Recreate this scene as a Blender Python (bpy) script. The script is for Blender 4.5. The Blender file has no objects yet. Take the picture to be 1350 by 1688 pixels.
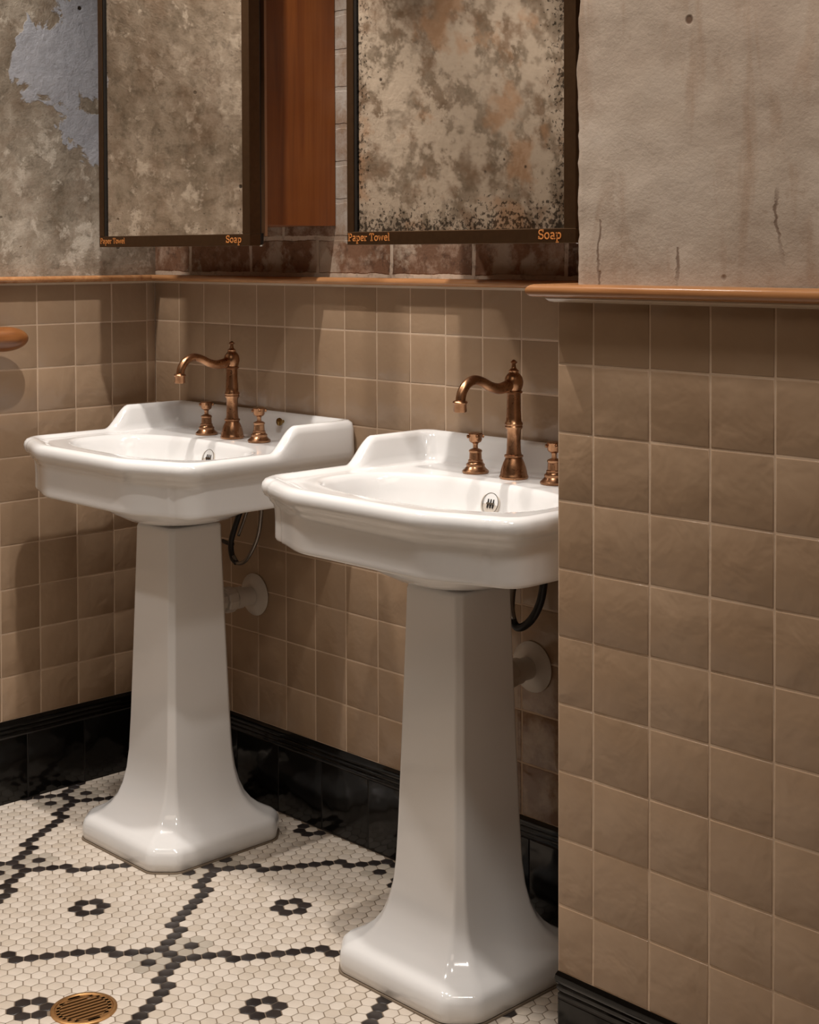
import bpy, bmesh, math, random
from mathutils import Vector, Matrix, noise
random.seed(7)
PI = math.pi
sc = bpy.context.scene
COL = sc.collection

# ------------------------------------------------------------------ camera
CAM = Vector((3.0807868, -2.1011371, 1.2530718))
YAW, PITCH, ROLL = 0.8043302, -0.0285923, -0.0030363
FPX, PCX, PCY = 2475.77, 675.0, 487.63
F = Vector((-math.sin(YAW)*math.cos(PITCH), math.cos(YAW)*math.cos(PITCH), math.sin(PITCH)))
Rv = Vector((math.cos(YAW), math.sin(YAW), 0)); Uv = Rv.cross(F)
R2 = Rv*math.cos(ROLL)+Uv*math.sin(ROLL); U2 = -Rv*math.sin(ROLL)+Uv*math.cos(ROLL)
cd = bpy.data.cameras.new('camera'); cam = bpy.data.objects.new('camera', cd); COL.objects.link(cam)
cd.sensor_fit = 'VERTICAL'; cd.sensor_height = 36.0; cd.sensor_width = 28.8
cd.lens = FPX/1688*36.0; cd.shift_y = (PCY-844)/1688; cd.shift_x = (675-PCX)/1688
cd.clip_start = 0.02
m = Matrix((R2, U2, -F)).transposed().to_4x4(); m.translation = CAM
cam.matrix_world = m
sc.camera = cam

# ------------------------------------------------------------------ view, world, lamps
sc.view_settings.view_transform = 'Standard'; sc.view_settings.look = 'None'
sc.view_settings.gamma = 1.0; sc.view_settings.use_curve_mapping = False
sc.view_settings.exposure = 0.0
w = bpy.data.worlds.new('world'); sc.world = w; w.use_nodes = True
w.node_tree.nodes['Background'].inputs[0].default_value = (1.0, 0.86, 0.72, 1)
w.node_tree.nodes['Background'].inputs[1].default_value = 0.05
NEUT = (1.0, 0.90, 0.82)
def spot(name, loc, target, power, color=(1.0, 0.9, 0.8), angle=60, blend=0.5, rad=0.03):
    d = bpy.data.lights.new(name, 'SPOT'); o = bpy.data.objects.new(name, d); COL.objects.link(o)
    d.energy = power; d.color = color; d.spot_size = math.radians(angle); d.spot_blend = blend; d.shadow_soft_size = rad
    o.location = loc; o.rotation_euler = (Vector(target)-Vector(loc)).to_track_quat('-Z', 'Y').to_euler()
    return o
def area(name, loc, target, power, size, color=NEUT, sy=None):
    d = bpy.data.lights.new(name, 'AREA'); o = bpy.data.objects.new(name, d); COL.objects.link(o)
    d.energy = power; d.color = color; d.size = size
    if sy: d.shape = 'RECTANGLE'; d.size_y = sy
    o.location = loc; o.rotation_euler = (Vector(target)-Vector(loc)).to_track_quat('-Z', 'Y').to_euler()
    return o
CEIL = 2.70
KEY = (1.0, 0.93, 0.86)
LAMPS = [('ceiling_spot_gap', (0.93, -0.74), (0.86, -0.34), 98, 80, 0.02), ('ceiling_spot_left', (0.28, -0.95), (0.20, -0.62), 80, 90, 0.06),
         ('ceiling_spot_right', (1.60, -0.90), (1.45, -0.60), 46, 84, 0.03), ('ceiling_spot_nib', (2.30, -1.02), (2.25, -0.70), 56, 100, 0.14),
         ('fill_spot_left_wall', (0.55, -1.95), (0.18, -1.62), 46, 80, 0.05)]  # added fill spot, brightens the left wall and its image in the mirrors
for nm, p, q, pw, an, rd in LAMPS: spot(nm, (p[0], p[1], CEIL-0.04), (q[0], q[1], 0.3), pw, KEY, an, 0.6, rd)
area('ceiling_fill', (2.0, -1.9, CEIL-0.03), (1.6, -1.2, 0), 8, 1.1, (1.0, 0.84, 0.68))  # soft fill added under the ceiling, no fitting belongs to it

# ------------------------------------------------------------------ helpers
def lin(c):
    c = c/255.0
    return c/12.92 if c <= 0.04045 else ((c+0.055)/1.055)**2.4
def rgb(r, g, b): return (lin(r), lin(g), lin(b), 1.0)

class MB:
    def __init__(s): s.v = []; s.f = []; s.m = []; s.t = []
    def add(s, vs, fs, mi=0, tone=0.5):
        o = len(s.v); s.v += [tuple(v) for v in vs]
        for f in fs: s.f.append(tuple(i+o for i in f)); s.m.append(mi); s.t.append(tone)
        return s
    def box(s, a, b, mi=0, tone=0.5):
        x0, y0, z0 = a; x1, y1, z1 = b
        vs = [(x0,y0,z0),(x1,y0,z0),(x1,y1,z0),(x0,y1,z0),(x0,y0,z1),(x1,y0,z1),(x1,y1,z1),(x0,y1,z1)]
        return s.add(vs, [(0,3,2,1),(4,5,6,7),(0,1,5,4),(1,2,6,5),(2,3,7,6),(3,0,4,7)], mi, tone)
    def rings(s, rs, closed=True, cap0=False, cap1=False, mi=0, flip=False):
        n = len(rs[0]); vs = [p for r in rs for p in r]; fs = []
        for k in range(len(rs)-1):
            for i in range(n if closed else n-1):
                j = (i+1) % n
                q = (k*n+i, k*n+j, (k+1)*n+j, (k+1)*n+i)
                fs.append(q[::-1] if flip else q)
        if cap0:
            q = tuple(range(n)); fs.append(q if flip else q[::-1])
        if cap1:
            q = tuple(range((len(rs)-1)*n, len(rs)*n)); fs.append(q[::-1] if flip else q)
        return s.add(vs, fs, mi)
    def lathe(s, prof, c=(0,0,0), n=40, axis='z', mi=0, cap0=True, cap1=True):
        rs = []
        for r, z in prof:
            ring = []
            for i in range(n):
                a = 2*PI*i/n
                if axis == 'z': p = (c[0]+r*math.cos(a), c[1]+r*math.sin(a), c[2]+z)
                elif axis == 'y': p = (c[0]+r*math.cos(a), c[1]+z, c[2]-r*math.sin(a))
                else: p = (c[0]+z, c[1]+r*math.cos(a), c[2]+r*math.sin(a))
                ring.append(p)
            rs.append(ring)
        return s.rings(rs, True, cap0, cap1, mi)
    def tube(s, pts, rad, n=14, mi=0, cap=True):
        pts = [Vector(p) for p in pts]; rs = []; up = None
        for i, p in enumerate(pts):
            t = (pts[min(i+1, len(pts)-1)]-pts[max(i-1, 0)]).normalized()
            if up is None:
                up = Vector((0,0,1)) if abs(t.z) < 0.9 else Vector((1,0,0))
            a = t.cross(up).normalized(); up = a.cross(t).normalized()
            r = rad[i] if isinstance(rad, (list, tuple)) else rad
            rs.append([tuple(p+a*(r*math.cos(2*PI*k/n))+up*(r*math.sin(2*PI*k/n))) for k in range(n)])
        return s.rings(rs, True, cap, cap, mi, flip=True)
    def build(s, name, mats, parent=None, smooth=False, auto=None, tones=False, fixn=True):
        me = bpy.data.meshes.new(name); me.from_pydata(s.v, [], s.f)
        if not isinstance(mats, (list, tuple)): mats = [mats]
        for mt in mats: me.materials.append(mt)
        me.polygons.foreach_set('material_index', s.m)
        if tones:
            at = me.attributes.new('tone', 'FLOAT', 'FACE'); at.data.foreach_set('value', s.t)
        if fixn:
            bm = bmesh.new(); bm.from_mesh(me)
            bmesh.ops.recalc_face_normals(bm, faces=bm.faces); bm.to_mesh(me); bm.free()
        if smooth:
            me.polygons.foreach_set('use_smooth', [True]*len(me.polygons))
            if auto is not None: me.set_sharp_from_angle(angle=math.radians(auto))
        me.update()
        o = bpy.data.objects.new(name, me); COL.objects.link(o)
        if parent: o.parent = parent
        return o
def bevel(o, w, seg=2, ang=40):
    md = o.modifiers.new('bevel', 'BEVEL'); md.width = w; md.segments = seg; md.limit_method = 'ANGLE'; md.angle_limit = math.radians(ang)
    return o
def thing(name, label, cat, loc=(0,0,0), group=None):
    o = bpy.data.objects.new(name, None); COL.objects.link(o); o.location = loc; o.empty_display_size = 0.05
    o['label'] = label; o['category'] = cat
    if group: o['group'] = group
    return o
def structure(o): o['kind'] = 'structure'; return o

def catmull(pts, n=8):
    out = []; P = [Vector(p) for p in pts]; P = [P[0]*2-P[1]]+P+[P[-1]*2-P[-2]]
    for i in range(1, len(P)-2):
        for k in range(n):
            t = k/n
            out.append(0.5*((2*P[i])+(-P[i-1]+P[i+1])*t+(2*P[i-1]-5*P[i]+4*P[i+1]-P[i+2])*t*t+(-P[i-1]+3*P[i]-3*P[i+1]+P[i+2])*t**3))
    out.append(P[-2]); return out

# ------------------------------------------------------------------ materials
class NT:
    def __init__(s, name):
        s.mat = bpy.data.materials.new(name); s.mat.use_nodes = True; s.t = s.mat.node_tree
        s.b = s.t.nodes['Principled BSDF']; s.tc = s.t.nodes.new('ShaderNodeTexCoord'); s.co = s.tc.outputs['Object']
    def n(s, ty, **k):
        x = s.t.nodes.new(ty)
        for a, v in k.items(): setattr(x, a, v)
        return x
    def l(s, a, b): s.t.links.new(a, b)
    def mapping(s, scale=(1,1,1), loc=(0,0,0), rot=(0,0,0), src=None):
        x = s.n('ShaderNodeMapping'); x.inputs['Scale'].default_value = scale; x.inputs['Location'].default_value = loc; x.inputs['Rotation'].default_value = rot
        s.l(src or s.co, x.inputs['Vector']); return x.outputs[0]
    def noise(s, scale=5, detail=4, rough=0.5, dist=0.0, vec=None):
        x = s.n('ShaderNodeTexNoise'); x.inputs['Scale'].default_value = scale; x.inputs['Detail'].default_value = detail
        x.inputs['Roughness'].default_value = rough; x.inputs['Distortion'].default_value = dist
        s.l(vec or s.co, x.inputs['Vector']); return x.outputs['Fac']
    def ramp(s, fac, stops, interp='LINEAR'):
        x = s.n('ShaderNodeValToRGB'); r = x.color_ramp; r.interpolation = interp
        while len(r.elements) > 1: r.elements.remove(r.elements[0])
        r.elements[0].position = stops[0][0]; r.elements[0].color = stops[0][1] if isinstance(stops[0][1], tuple) else (stops[0][1],)*3+(1,)
        for p, c in stops[1:]:
            e = r.elements.new(p); e.color = c if isinstance(c, tuple) else (c,)*3+(1,)
        s.l(fac, x.inputs[0]); return x.outputs[0]
    def mix(s, fac, a, b, mode='MIX'):
        x = s.n('ShaderNodeMix', data_type='RGBA', blend_type=mode)
        for sock, v in ((x.inputs[0], fac), (x.inputs[6], a), (x.inputs[7], b)):
            if hasattr(v, 'is_linked'): s.l(v, sock)
            else: sock.default_value = v
        return x.outputs[2]
    def math(s, op, a, b=0.0, c=0.0):
        x = s.n('ShaderNodeMath', operation=op)
        for sock, v in zip(x.inputs, (a, b, c)):
            if hasattr(v, 'is_linked'): s.l(v, sock)
            else: sock.default_value = v
        return x.outputs[0]
    def sep(s, src=None):
        x = s.n('ShaderNodeSeparateXYZ'); s.l(src or s.co, x.inputs[0]); return x.outputs
    def bump(s, h, strength=0.3, dist=0.01, prev=None):
        x = s.n('ShaderNodeBump'); x.inputs['Strength'].default_value = strength; x.inputs['Distance'].default_value = dist
        s.l(h, x.inputs['Height'])
        if prev: s.l(prev, x.inputs['Normal'])
        return x.outputs[0]
    def base(s, c):
        if hasattr(c, 'is_linked'): s.l(c, s.b.inputs['Base Color'])
        else: s.b.inputs['Base Color'].default_value = c
    def set(s, **k):
        for a, v in k.items():
            sk = s.b.inputs[a.replace('_', ' ')]
            if hasattr(v, 'is_linked'): s.l(v, sk)
            else: sk.default_value = v
        return s

def mat_walltile():
    s = NT('beige_glazed_tile')
    at = s.n('ShaderNodeAttribute', attribute_name='tone')
    c = s.ramp(at.outputs['Fac'], [(0.0, rgb(156,131,106)), (0.5, rgb(161,136,111)), (1.0, rgb(167,142,117))])
    n1 = s.noise(9, 5, 0.6, 0.6)
    c2 = s.mix(s.ramp(n1, [(0.35, 0.0), (0.75, 0.5)]), c, rgb(148,121,96))
    x, y, z = s.sep()      # old rust and lime stains low on the back wall beside the second sink
    reg = s.math('MULTIPLY', s.math('MULTIPLY', s.ramp(x, [(0.0, 0.0), (1.0, 1.0)]), s.math('GREATER_THAN', x, 1.19)), s.math('MULTIPLY', s.math('GREATER_THAN', y, -0.05), s.ramp(z, [(0.36, 1.0), (0.60, 0.0)])))
    c2 = s.mix(s.math('MULTIPLY', reg, s.ramp(s.noise(16, 7, 0.65), [(0.40, 0.0), (0.56, 0.75)])), c2, rgb(112,74,44))
    s.base(c2)
    h = s.noise(14, 3, 0.5, 0.3); h2 = s.noise(60, 2, 0.5)
    nb = s.bump(h, 0.35, 0.012); nb = s.bump(h2, 0.06, 0.004, nb)
    s.l(nb, s.b.inputs['Normal'])
    s.set(Roughness=0.22, IOR=1.5, Specular_IOR_Level=0.5); return s.mat
def mat_grout(name, c):
    s = NT(name); n1 = s.noise(60, 4, 0.6)
    s.base(s.mix(n1, c, tuple(x*0.75 for x in c[:3])+(1,))); s.set(Roughness=0.85)
    s.l(s.bump(n1, 0.4, 0.002), s.b.inputs['Normal']); return s.mat
def mat_blacktile():
    s = NT('black_glazed_tile'); n1 = s.noise(10, 4, 0.6, 0.5)
    s.base(s.ramp(n1, [(0.3, rgb(8,7,6)), (0.8, rgb(18,16,14))]))
    s.l(s.bump(s.noise(12, 2, 0.5), 0.3, 0.012), s.b.inputs['Normal'])
    s.set(Roughness=0.12, Specular_IOR_Level=0.35); return s.mat
def mat_floortile(name, stops, rough=0.32):
    s = NT(name); at = s.n('ShaderNodeAttribute', attribute_name='tone')
    c = s.ramp(at.outputs['Fac'], stops); n1 = s.noise(25, 5, 0.6)
    c = s.mix(s.ramp(n1, [(0.4, 0.0), (0.8, 0.25)]), c, tuple(x*0.7 for x in stops[0][1][:3])+(1,))
    s.base(c); s.set(Roughness=rough); return s.mat
def mat_porcelain():
    s = NT('white_porcelain'); n1 = s.noise(3, 2, 0.4)
    s.base(s.ramp(n1, [(0.3, rgb(228,227,226)), (0.7, rgb(235,234,233))]))
    s.set(Roughness=0.10, IOR=1.5, Coat_Weight=0.3, Coat_Roughness=0.04); return s.mat
def mat_brass():
    s = NT('aged_bronze'); n1 = s.noise(30, 4, 0.6, 0.4); n2 = s.noise(140, 3, 0.6)
    s.base(s.ramp(n1, [(0.3, rgb(142,104,76)), (0.55, rgb(168,126,94)), (0.8, rgb(186,146,112))]))
    s.set(Metallic=1.0, Roughness=s.ramp(n2, [(0.3, 0.26), (0.7, 0.34)])); return s.mat
def mat_metal(name, c, rough=0.3):
    s = NT(name); n2 = s.noise(80, 3, 0.6)
    s.base(s.mix(n2, c, tuple(x*0.7 for x in c[:3])+(1,))); s.set(Metallic=1.0, Roughness=rough); return s.mat
def mat_plain(name, c, rough=0.5, bump=0.0):
    s = NT(name); n1 = s.noise(20, 4, 0.6)
    s.base(s.mix(n1, c, tuple(x*0.82 for x in c[:3])+(1,))); s.set(Roughness=rough)
    if bump: s.l(s.bump(n1, bump, 0.005), s.b.inputs['Normal'])
    return s.mat
def mat_wood(name, stops, axis='x', scale=1.0, rough=0.35):
    s = NT(name)
    sc_ = {'x': (2*scale, 40*scale, 40*scale), 'y': (40*scale, 2*scale, 40*scale), 'z': (40*scale, 40*scale, 2*scale)}[axis]
    v = s.mapping(sc_); n1 = s.noise(1.0, 6, 0.65, 0.8, v); n2 = s.noise(6, 3, 0.5)
    c = s.ramp(n1, stops); c = s.mix(s.ramp(n2, [(0.35, 0.0), (0.75, 0.45)]), c, stops[0][1])
    s.base(c); s.set(Roughness=rough); s.l(s.bump(n1, 0.12, 0.002), s.b.inputs['Normal']); return s.mat

def mat_plaster_left():
    s = NT('weathered_plaster_with_paint_remains')
    x, y, z = s.sep()
    big = s.noise(5.0, 10, 0.70, 0.0); fine = s.noise(30, 8, 0.72, 0.0); mid = s.noise(12, 10, 0.70, 0.15)
    c = s.ramp(big, [(0.30, rgb(100,90,77)), (0.42, rgb(142,130,114)), (0.53, rgb(168,156,140)), (0.66, rgb(200,189,174))])
    c = s.mix(s.ramp(fine, [(0.36, 0.55), (0.5, 0.0)]), c, rgb(96,86,72))
    c = s.mix(s.ramp(mid, [(0.55, 0.0), (0.60, 0.7), (0.75, 0.8)]), c, rgb(214,204,189))
    # brown rising damp low on the wall and further along it
    low = s.ramp(z, [(0.0, 0.0), (1.0, 1.0)])
    damp = s.math('MULTIPLY', s.ramp(s.noise(7, 9, 0.68, 0.0), [(0.48, 0.0), (0.62, 1.0)]), 0.45)
    c = s.mix(damp, c, rgb(126,102,80))
    # lilac-grey paint remains near the corner, high up
    dy = s.math('ADD', y, 0.170); dz = s.math('SUBTRACT', z, 1.70)
    dd = s.math('ADD', s.math('MULTIPLY', s.math('MULTIPLY', dy, dy), 16.0), s.math('MULTIPLY', s.math('MULTIPLY', dz, dz), 12.0))
    nz = s.math('MULTIPLY', s.math('SUBTRACT', s.noise(8, 8, 0.6, 0.5), 0.5), 2.6)
    pm = s.math('SUBTRACT', s.math('SUBTRACT', 0.42, dd), nz)
    pm = s.ramp(pm, [(0.0, 0.0), (0.05, 1.0)])
    c = s.mix(pm, c, s.ramp(s.noise(30, 4, 0.6), [(0.3, rgb(172,174,182)), (0.7, rgb(190,192,200))]))
    # paint remains seen further along the wall
    far = s.ramp(s.math('MULTIPLY', y, -1.0), [(0.95, 0.0), (1.0, 1.0)])
    fy = s.math('GREATER_THAN', s.math('MULTIPLY', y, -1.0), 1.05)
    n3 = s.noise(8.5, 12, 0.74, 0.1)
    wp = s.math('MULTIPLY', s.ramp(n3, [(0.47, 0.0), (0.51, 0.9)]), fy)
    c = s.mix(wp, c, rgb(208,196,180))
    bp = s.math('MULTIPLY', s.ramp(s.noise(6.5, 12, 0.72, 0.1), [(0.38, 0.75), (0.47, 0.0)]), fy)
    c = s.mix(bp, c, rgb(136,112,90))
    tn = s.math('MULTIPLY', s.ramp(s.noise(3.6, 6, 0.6, 0.0), [(0.54, 0.0), (0.60, 0.7)]), fy)
    c = s.mix(tn, c, rgb(190,154,122))
    # little dark pits
    vo = s.n('ShaderNodeTexVoronoi', feature='F1'); vo.inputs['Scale'].default_value = 14; s.l(s.mapping((1,1,1)), vo.inputs['Vector'])
    pit = s.ramp(vo.outputs['Distance'], [(0.055, 1.0), (0.085, 0.0)])
    pit = s.math('MULTIPLY', pit, s.ramp(s.noise(3, 2, 0.5), [(0.5, 0.0), (0.56, 1.0)]))
    c = s.mix(pit, c, rgb(58,48,38))
    s.base(c); s.set(Roughness=0.85, Specular_IOR_Level=0.2)
    hh = s.math('ADD', s.math('MULTIPLY', mid, 0.8), s.math('MULTIPLY', pm, 0.12)); hh = s.math('SUBTRACT', hh, pit)
    nb = s.bump(hh, 0.55, 0.012); nb = s.bump(fine, 0.4, 0.005, nb)
    s.l(nb, s.b.inputs['Normal']); return s.mat
def mat_plaster_right():
    s = NT('rough_pale_plaster')
    big = s.noise(3.2, 7, 0.6, 0.4); fine = s.noise(70, 6, 0.7); mid = s.noise(15, 10, 0.70, 0.0)
    c = s.ramp(big, [(0.3, rgb(158,140,124)), (0.5, rgb(176,160,144)), (0.7, rgb(188,174,160))])
    v = s.mapping((14, 14, 2.4)); st = s.noise(1.0, 6, 0.6, 0.6, v)
    c = s.mix(s.ramp(st, [(0.52, 0.0), (0.66, 0.65)]), c, rgb(150,124,102))
    c = s.mix(s.ramp(mid, [(0.30, 0.7), (0.38, 0.0)]), c, rgb(148,128,110))
    vo = s.n('ShaderNodeTexVoronoi', feature='F1'); vo.inputs['Scale'].default_value = 11; s.l(s.mapping((1,1,1)), vo.inputs['Vector'])
    pit = s.math('MULTIPLY', s.ramp(vo.outputs['Distance'], [(0.05, 1.0), (0.08, 0.0)]), s.ramp(s.noise(4, 2, 0.5), [(0.5, 0.0), (0.56, 1.0)]))
    # hairline vertical cracks
    x, y, z = s.sep()
    wob = s.math('MULTIPLY', s.math('SUBTRACT', s.noise(12, 5, 0.6), 0.5), 0.05)
    cr = None
    for x0, z1 in ((1.722, 1.30), (2.02, 1.36), (1.86, 1.26)):
        d = s.math('ABSOLUTE', s.math('SUBTRACT', s.math('ADD', x, wob), x0))
        k = s.math('MULTIPLY', s.ramp(s.math('MULTIPLY', d, 100.0), [(0.12, 0.8), (0.35, 0.0)]), s.math('LESS_THAN', z, z1))
        cr = k if cr is None else s.math('MAXIMUM', cr, k)
    cr = s.math('MULTIPLY', cr, s.ramp(s.noise(9, 3, 0.5), [(0.42, 0.0), (0.55, 1.0)]))
    c = s.mix(s.math('MAXIMUM', pit, cr), c, rgb(104,82,66))
    s.base(c); s.set(Roughness=0.8, Specular_IOR_Level=0.25)
    hh = s.math('SUBTRACT', s.math('SUBTRACT', mid, pit), s.math('MULTIPLY', cr, 0.6))
    nb = s.bump(s.noise(5, 3, 0.5), 0.5, 0.02); nb = s.bump(hh, 0.28, 0.012, nb); nb = s.bump(fine, 0.2, 0.003, nb)
    s.l(nb, s.b.inputs['Normal']); return s.mat
def mat_brick():
    s = NT('old_whitewashed_brick')
    x, y, z = s.sep(); cb = s.n('ShaderNodeCombineXYZ')
    wob = s.math('MULTIPLY', s.math('SUBTRACT', s.noise(18, 4, 0.6), 0.5), 0.012)
    s.l(s.math('ADD', s.math('ADD', x, -0.024), wob), cb.inputs[0]); s.l(s.math('ADD', s.math('ADD', z, -1.206), wob), cb.inputs[1])
    bt = s.n('ShaderNodeTexBrick'); bt.offset = 0.5; bt.inputs['Scale'].default_value = 1.0
    bt.inputs['Brick Width'].default_value = 0.233; bt.inputs['Row Height'].default_value = 0.079
    bt.inputs['Mortar Size'].default_value = 0.006; bt.inputs['Mortar Smooth'].default_value = 0.3
    bt.inputs['Color1'].default_value = rgb(126,92,70); bt.inputs['Color2'].default_value = rgb(86,64,50); bt.inputs['Mortar'].default_value = rgb(188,170,152)
    s.l(cb.outputs[0], bt.inputs['Vector'])
    n1 = s.noise(16, 9, 0.7, 0.1); n2 = s.noise(6, 8, 0.66, 0.1); n3 = s.noise(45, 5, 0.7)
    c = s.mix(s.ramp(n1, [(0.48, 0.0), (0.66, 0.6)]), bt.outputs['Color'], rgb(190,166,146))
    c = s.mix(s.ramp(n3, [(0.3, 0.6), (0.48, 0.0)]), c, rgb(44,32,25))
    c = s.mix(s.ramp(n2, [(0.50, 0.0), (0.56, 0.75)]), c, rgb(176,160,142))
    # remains of pale render next to the cabinets
    d = s.math('ABSOLUTE', s.math('SUBTRACT', s.math('ADD', x, wob), 0.69))
    strip = s.math('MULTIPLY', s.math('LESS_THAN', d, 0.028), s.math('GREATER_THAN', s.math('ADD', z, s.math('MULTIPLY', wob, 3.0)), 1.275))
    c = s.mix(strip, c, s.mix(s.ramp(n1, [(0.4, 0.0), (0.6, 1.0)]), rgb(160,150,140), rgb(134,112,94)))
    s.base(c); s.set(Roughness=0.85, Specular_IOR_Level=0.2)
    hh = s.math('SUBTRACT', s.math('MULTIPLY', n1, 0.6), s.math('MULTIPLY', bt.outputs['Fac'], 0.5))
    nb = s.bump(hh, 0.6, 0.01); s.l(nb, s.b.inputs['Normal']); return s.mat
def mat_mirror(name, fox):
    s = NT(name); x, y, z = s.sep()
    e = s.math('MINIMUM', s.math('SUBTRACT', 0.262, s.math('ABSOLUTE', x)), z)   # distance to frame
    edge = s.ramp(s.math('MULTIPLY', e, 4.0), [(0.0, 1.0), (0.35, 0.0)])
    n1 = s.noise(130, 4, 0.65, 0.0); n2 = s.noise(10, 6, 0.65)
    th = s.math('ADD', s.math('MULTIPLY', edge, fox*0.30), s.math('MULTIPLY', s.math('SUBTRACT', n2, 0.5), 0.22*fox))
    fx = s.ramp(s.math('ADD', n1, s.math('SUBTRACT', th, 0.02)), [(0.68, 0.0), (0.75, 0.8)])
    s.base(s.mix(fx, rgb(232,222,212), rgb(46,37,30)))
    s.set(Metallic=1.0, Roughness=s.ramp(n2, [(0.3, 0.012), (0.7, 0.03)])); return s.mat

M = dict(
    tile=mat_walltile(), grout=mat_grout('pale_grout', rgb(206,180,154)), black=mat_blacktile(),
    bgrout=mat_grout('dark_grout', rgb(52,47,43)),
    white_hex=mat_floortile('white_hex_tile', [(0.0, rgb(204,191,175)), (0.5, rgb(212,200,186)), (1.0, rgb(220,209,196))]),
    dark_hex=mat_floortile('black_hex_tile', [(0.0, rgb(38,33,32)), (1.0, rgb(56,50,48))]),
    grey_hex=mat_floortile('grey_hex_tile', [(0.0, rgb(172,162,148)), (1.0, rgb(190,180,166))]),
    fgrout=mat_grout('floor_grout', rgb(128,112,94)),
    porc=mat_porcelain(), brass=mat_brass(), chrome=mat_metal('chrome', rgb(190,188,184), 0.12),
    steel=mat_metal('braided_steel', rgb(150,144,138), 0.35),
    oldbrass=mat_metal('floor_brass', rgb(214,166,112), 0.45),
    rubber=mat_plain('black_rubber', rgb(26,24,25), 0.45),
    plastic=mat_plain('white_plastic', rgb(206,196,184), 0.35),
    bronze=mat_metal('dark_bronze_frame', rgb(104,80,58), 0.42),
    darkmetal=mat_plain('black_painted_metal', rgb(24,20,17), 0.4),
    rail=mat_wood('varnished_oak', [(0.3, rgb(140,92,56)), (0.5, rgb(176,124,80)), (0.7, rgb(194,146,102))], 'x', 1.0, 0.25),
    raily=mat_wood('varnished_oak_lengthwise', [(0.3, rgb(140,92,56)), (0.5, rgb(176,124,80)), (0.7, rgb(194,146,102))], 'y', 1.0, 0.25),
    cherry=mat_wood('red_brown_veneer', [(0.3, rgb(108,56,22)), (0.5, rgb(128,70,28)), (0.7, rgb(140,82,36))], 'z', 1.0, 0.35),
    lip=mat_wood('pale_edge_lipping', [(0.3, rgb(140,98,70)), (0.6, rgb(176,132,98))], 'z', 1.0, 0.4),
    caulk=mat_plain('pale_sealant', rgb(186,164,140), 0.35),
    ceil=mat_plain('ceiling_paint', rgb(176,160,142), 0.8), paint=mat_plain('warm_wall_paint', rgb(140,120,100), 0.8),
    letter=mat_plain('copper_lettering', rgb(196,124,62), 0.5),
    pl_left=mat_plaster_left(), pl_right=mat_plaster_right(), brick=mat_brick(),
    mir1=mat_mirror('aged_mirror_glass', 0.35), mir2=mat_mirror('foxed_mirror_glass', 0.85),
)

# ------------------------------------------------------------------ room shell
H0 = 0.190          # top of skirting
ZR = 1.187          # underside of the dado rail
XN, YN = 1.650, -0.4231   # corner of the projecting wall
XE, YF = 3.95, -2.95
b = MB(); b.box((-0.12, YF-0.1, 0), (-0.006, 0.12, CEIL)); wl = structure(b.build('wall_left', M['pl_left']))
b = MB(); b.box((-0.006, 0.006, 0), (XN+0.1, 0.12, CEIL)); wb = structure(b.build('wall_back', M['brick']))
b = MB(); b.box((-0.12, YF-0.1, 0), (XE+0.1, YF, CEIL)); structure(b.build('wall_front', M['paint']))
b = MB(); b.box((XE, YF, 0), (XE+0.1, 0.12, CEIL)); structure(b.build('wall_side', M['paint']))
b = MB(); b.box((-0.12, YF-0.1, CEIL), (XE+0.1, 0.12, CEIL+0.1)); structure(b.build('ceiling', M['ceil']))

# projecting wall: plain core below the rail, rough displaced plaster above
b = MB(); b.box((XN+0.007, YN+0.007, 0), (XE, 0.12, 1.195), 0)
def nz(p, s): return noise.noise(Vector(p)*s)
xs = [1.679+i*0.008 for i in range(0, 60)]+[2.16+i*0.03 for i in range(0, 60)]; xs[-1] = XE
zs = [1.19+i*0.008 for i in range(0, 75)]+[1.80+i*0.03 for i in range(0, 30)]+[CEIL]
vs = []; nx = len(xs)+2
for zz in zs:
    je = 0.004*nz((0, 0, zz), 30)+0.005*nz((3, 0, zz), 9)+0.002*nz((3, 5, zz), 80)
    vs.append((xs[0]+je, 0.1, zz))
    vs.append((xs[0]+je-0.001, YN+0.014, zz))
    for i, xx in enumerate(xs):
        jx = je*max(0, 1-i/4.0)+(0.004 if i == 0 else 0)
        dy = 0.0035*nz((xx, 1.3, zz), 7)+0.0016*nz((xx, 4.1, zz), 24)
        vs.append((xx+jx, YN+0.004+dy+(0.004 if i == 0 else 0), zz))
fs = [(k*nx+i, k*nx+i+1, (k+1)*nx+i+1, (k+1)*nx+i) for k in range(len(zs)-1) for i in range(nx-1)]
b.add(vs, fs, 0)
wr = structure(b.build('wall_right', M['pl_right'], fixn=False))
for p in wr.data.polygons:
    p.use_smooth = len(wr.data.polygons) > 10 and p.index > 5

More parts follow.
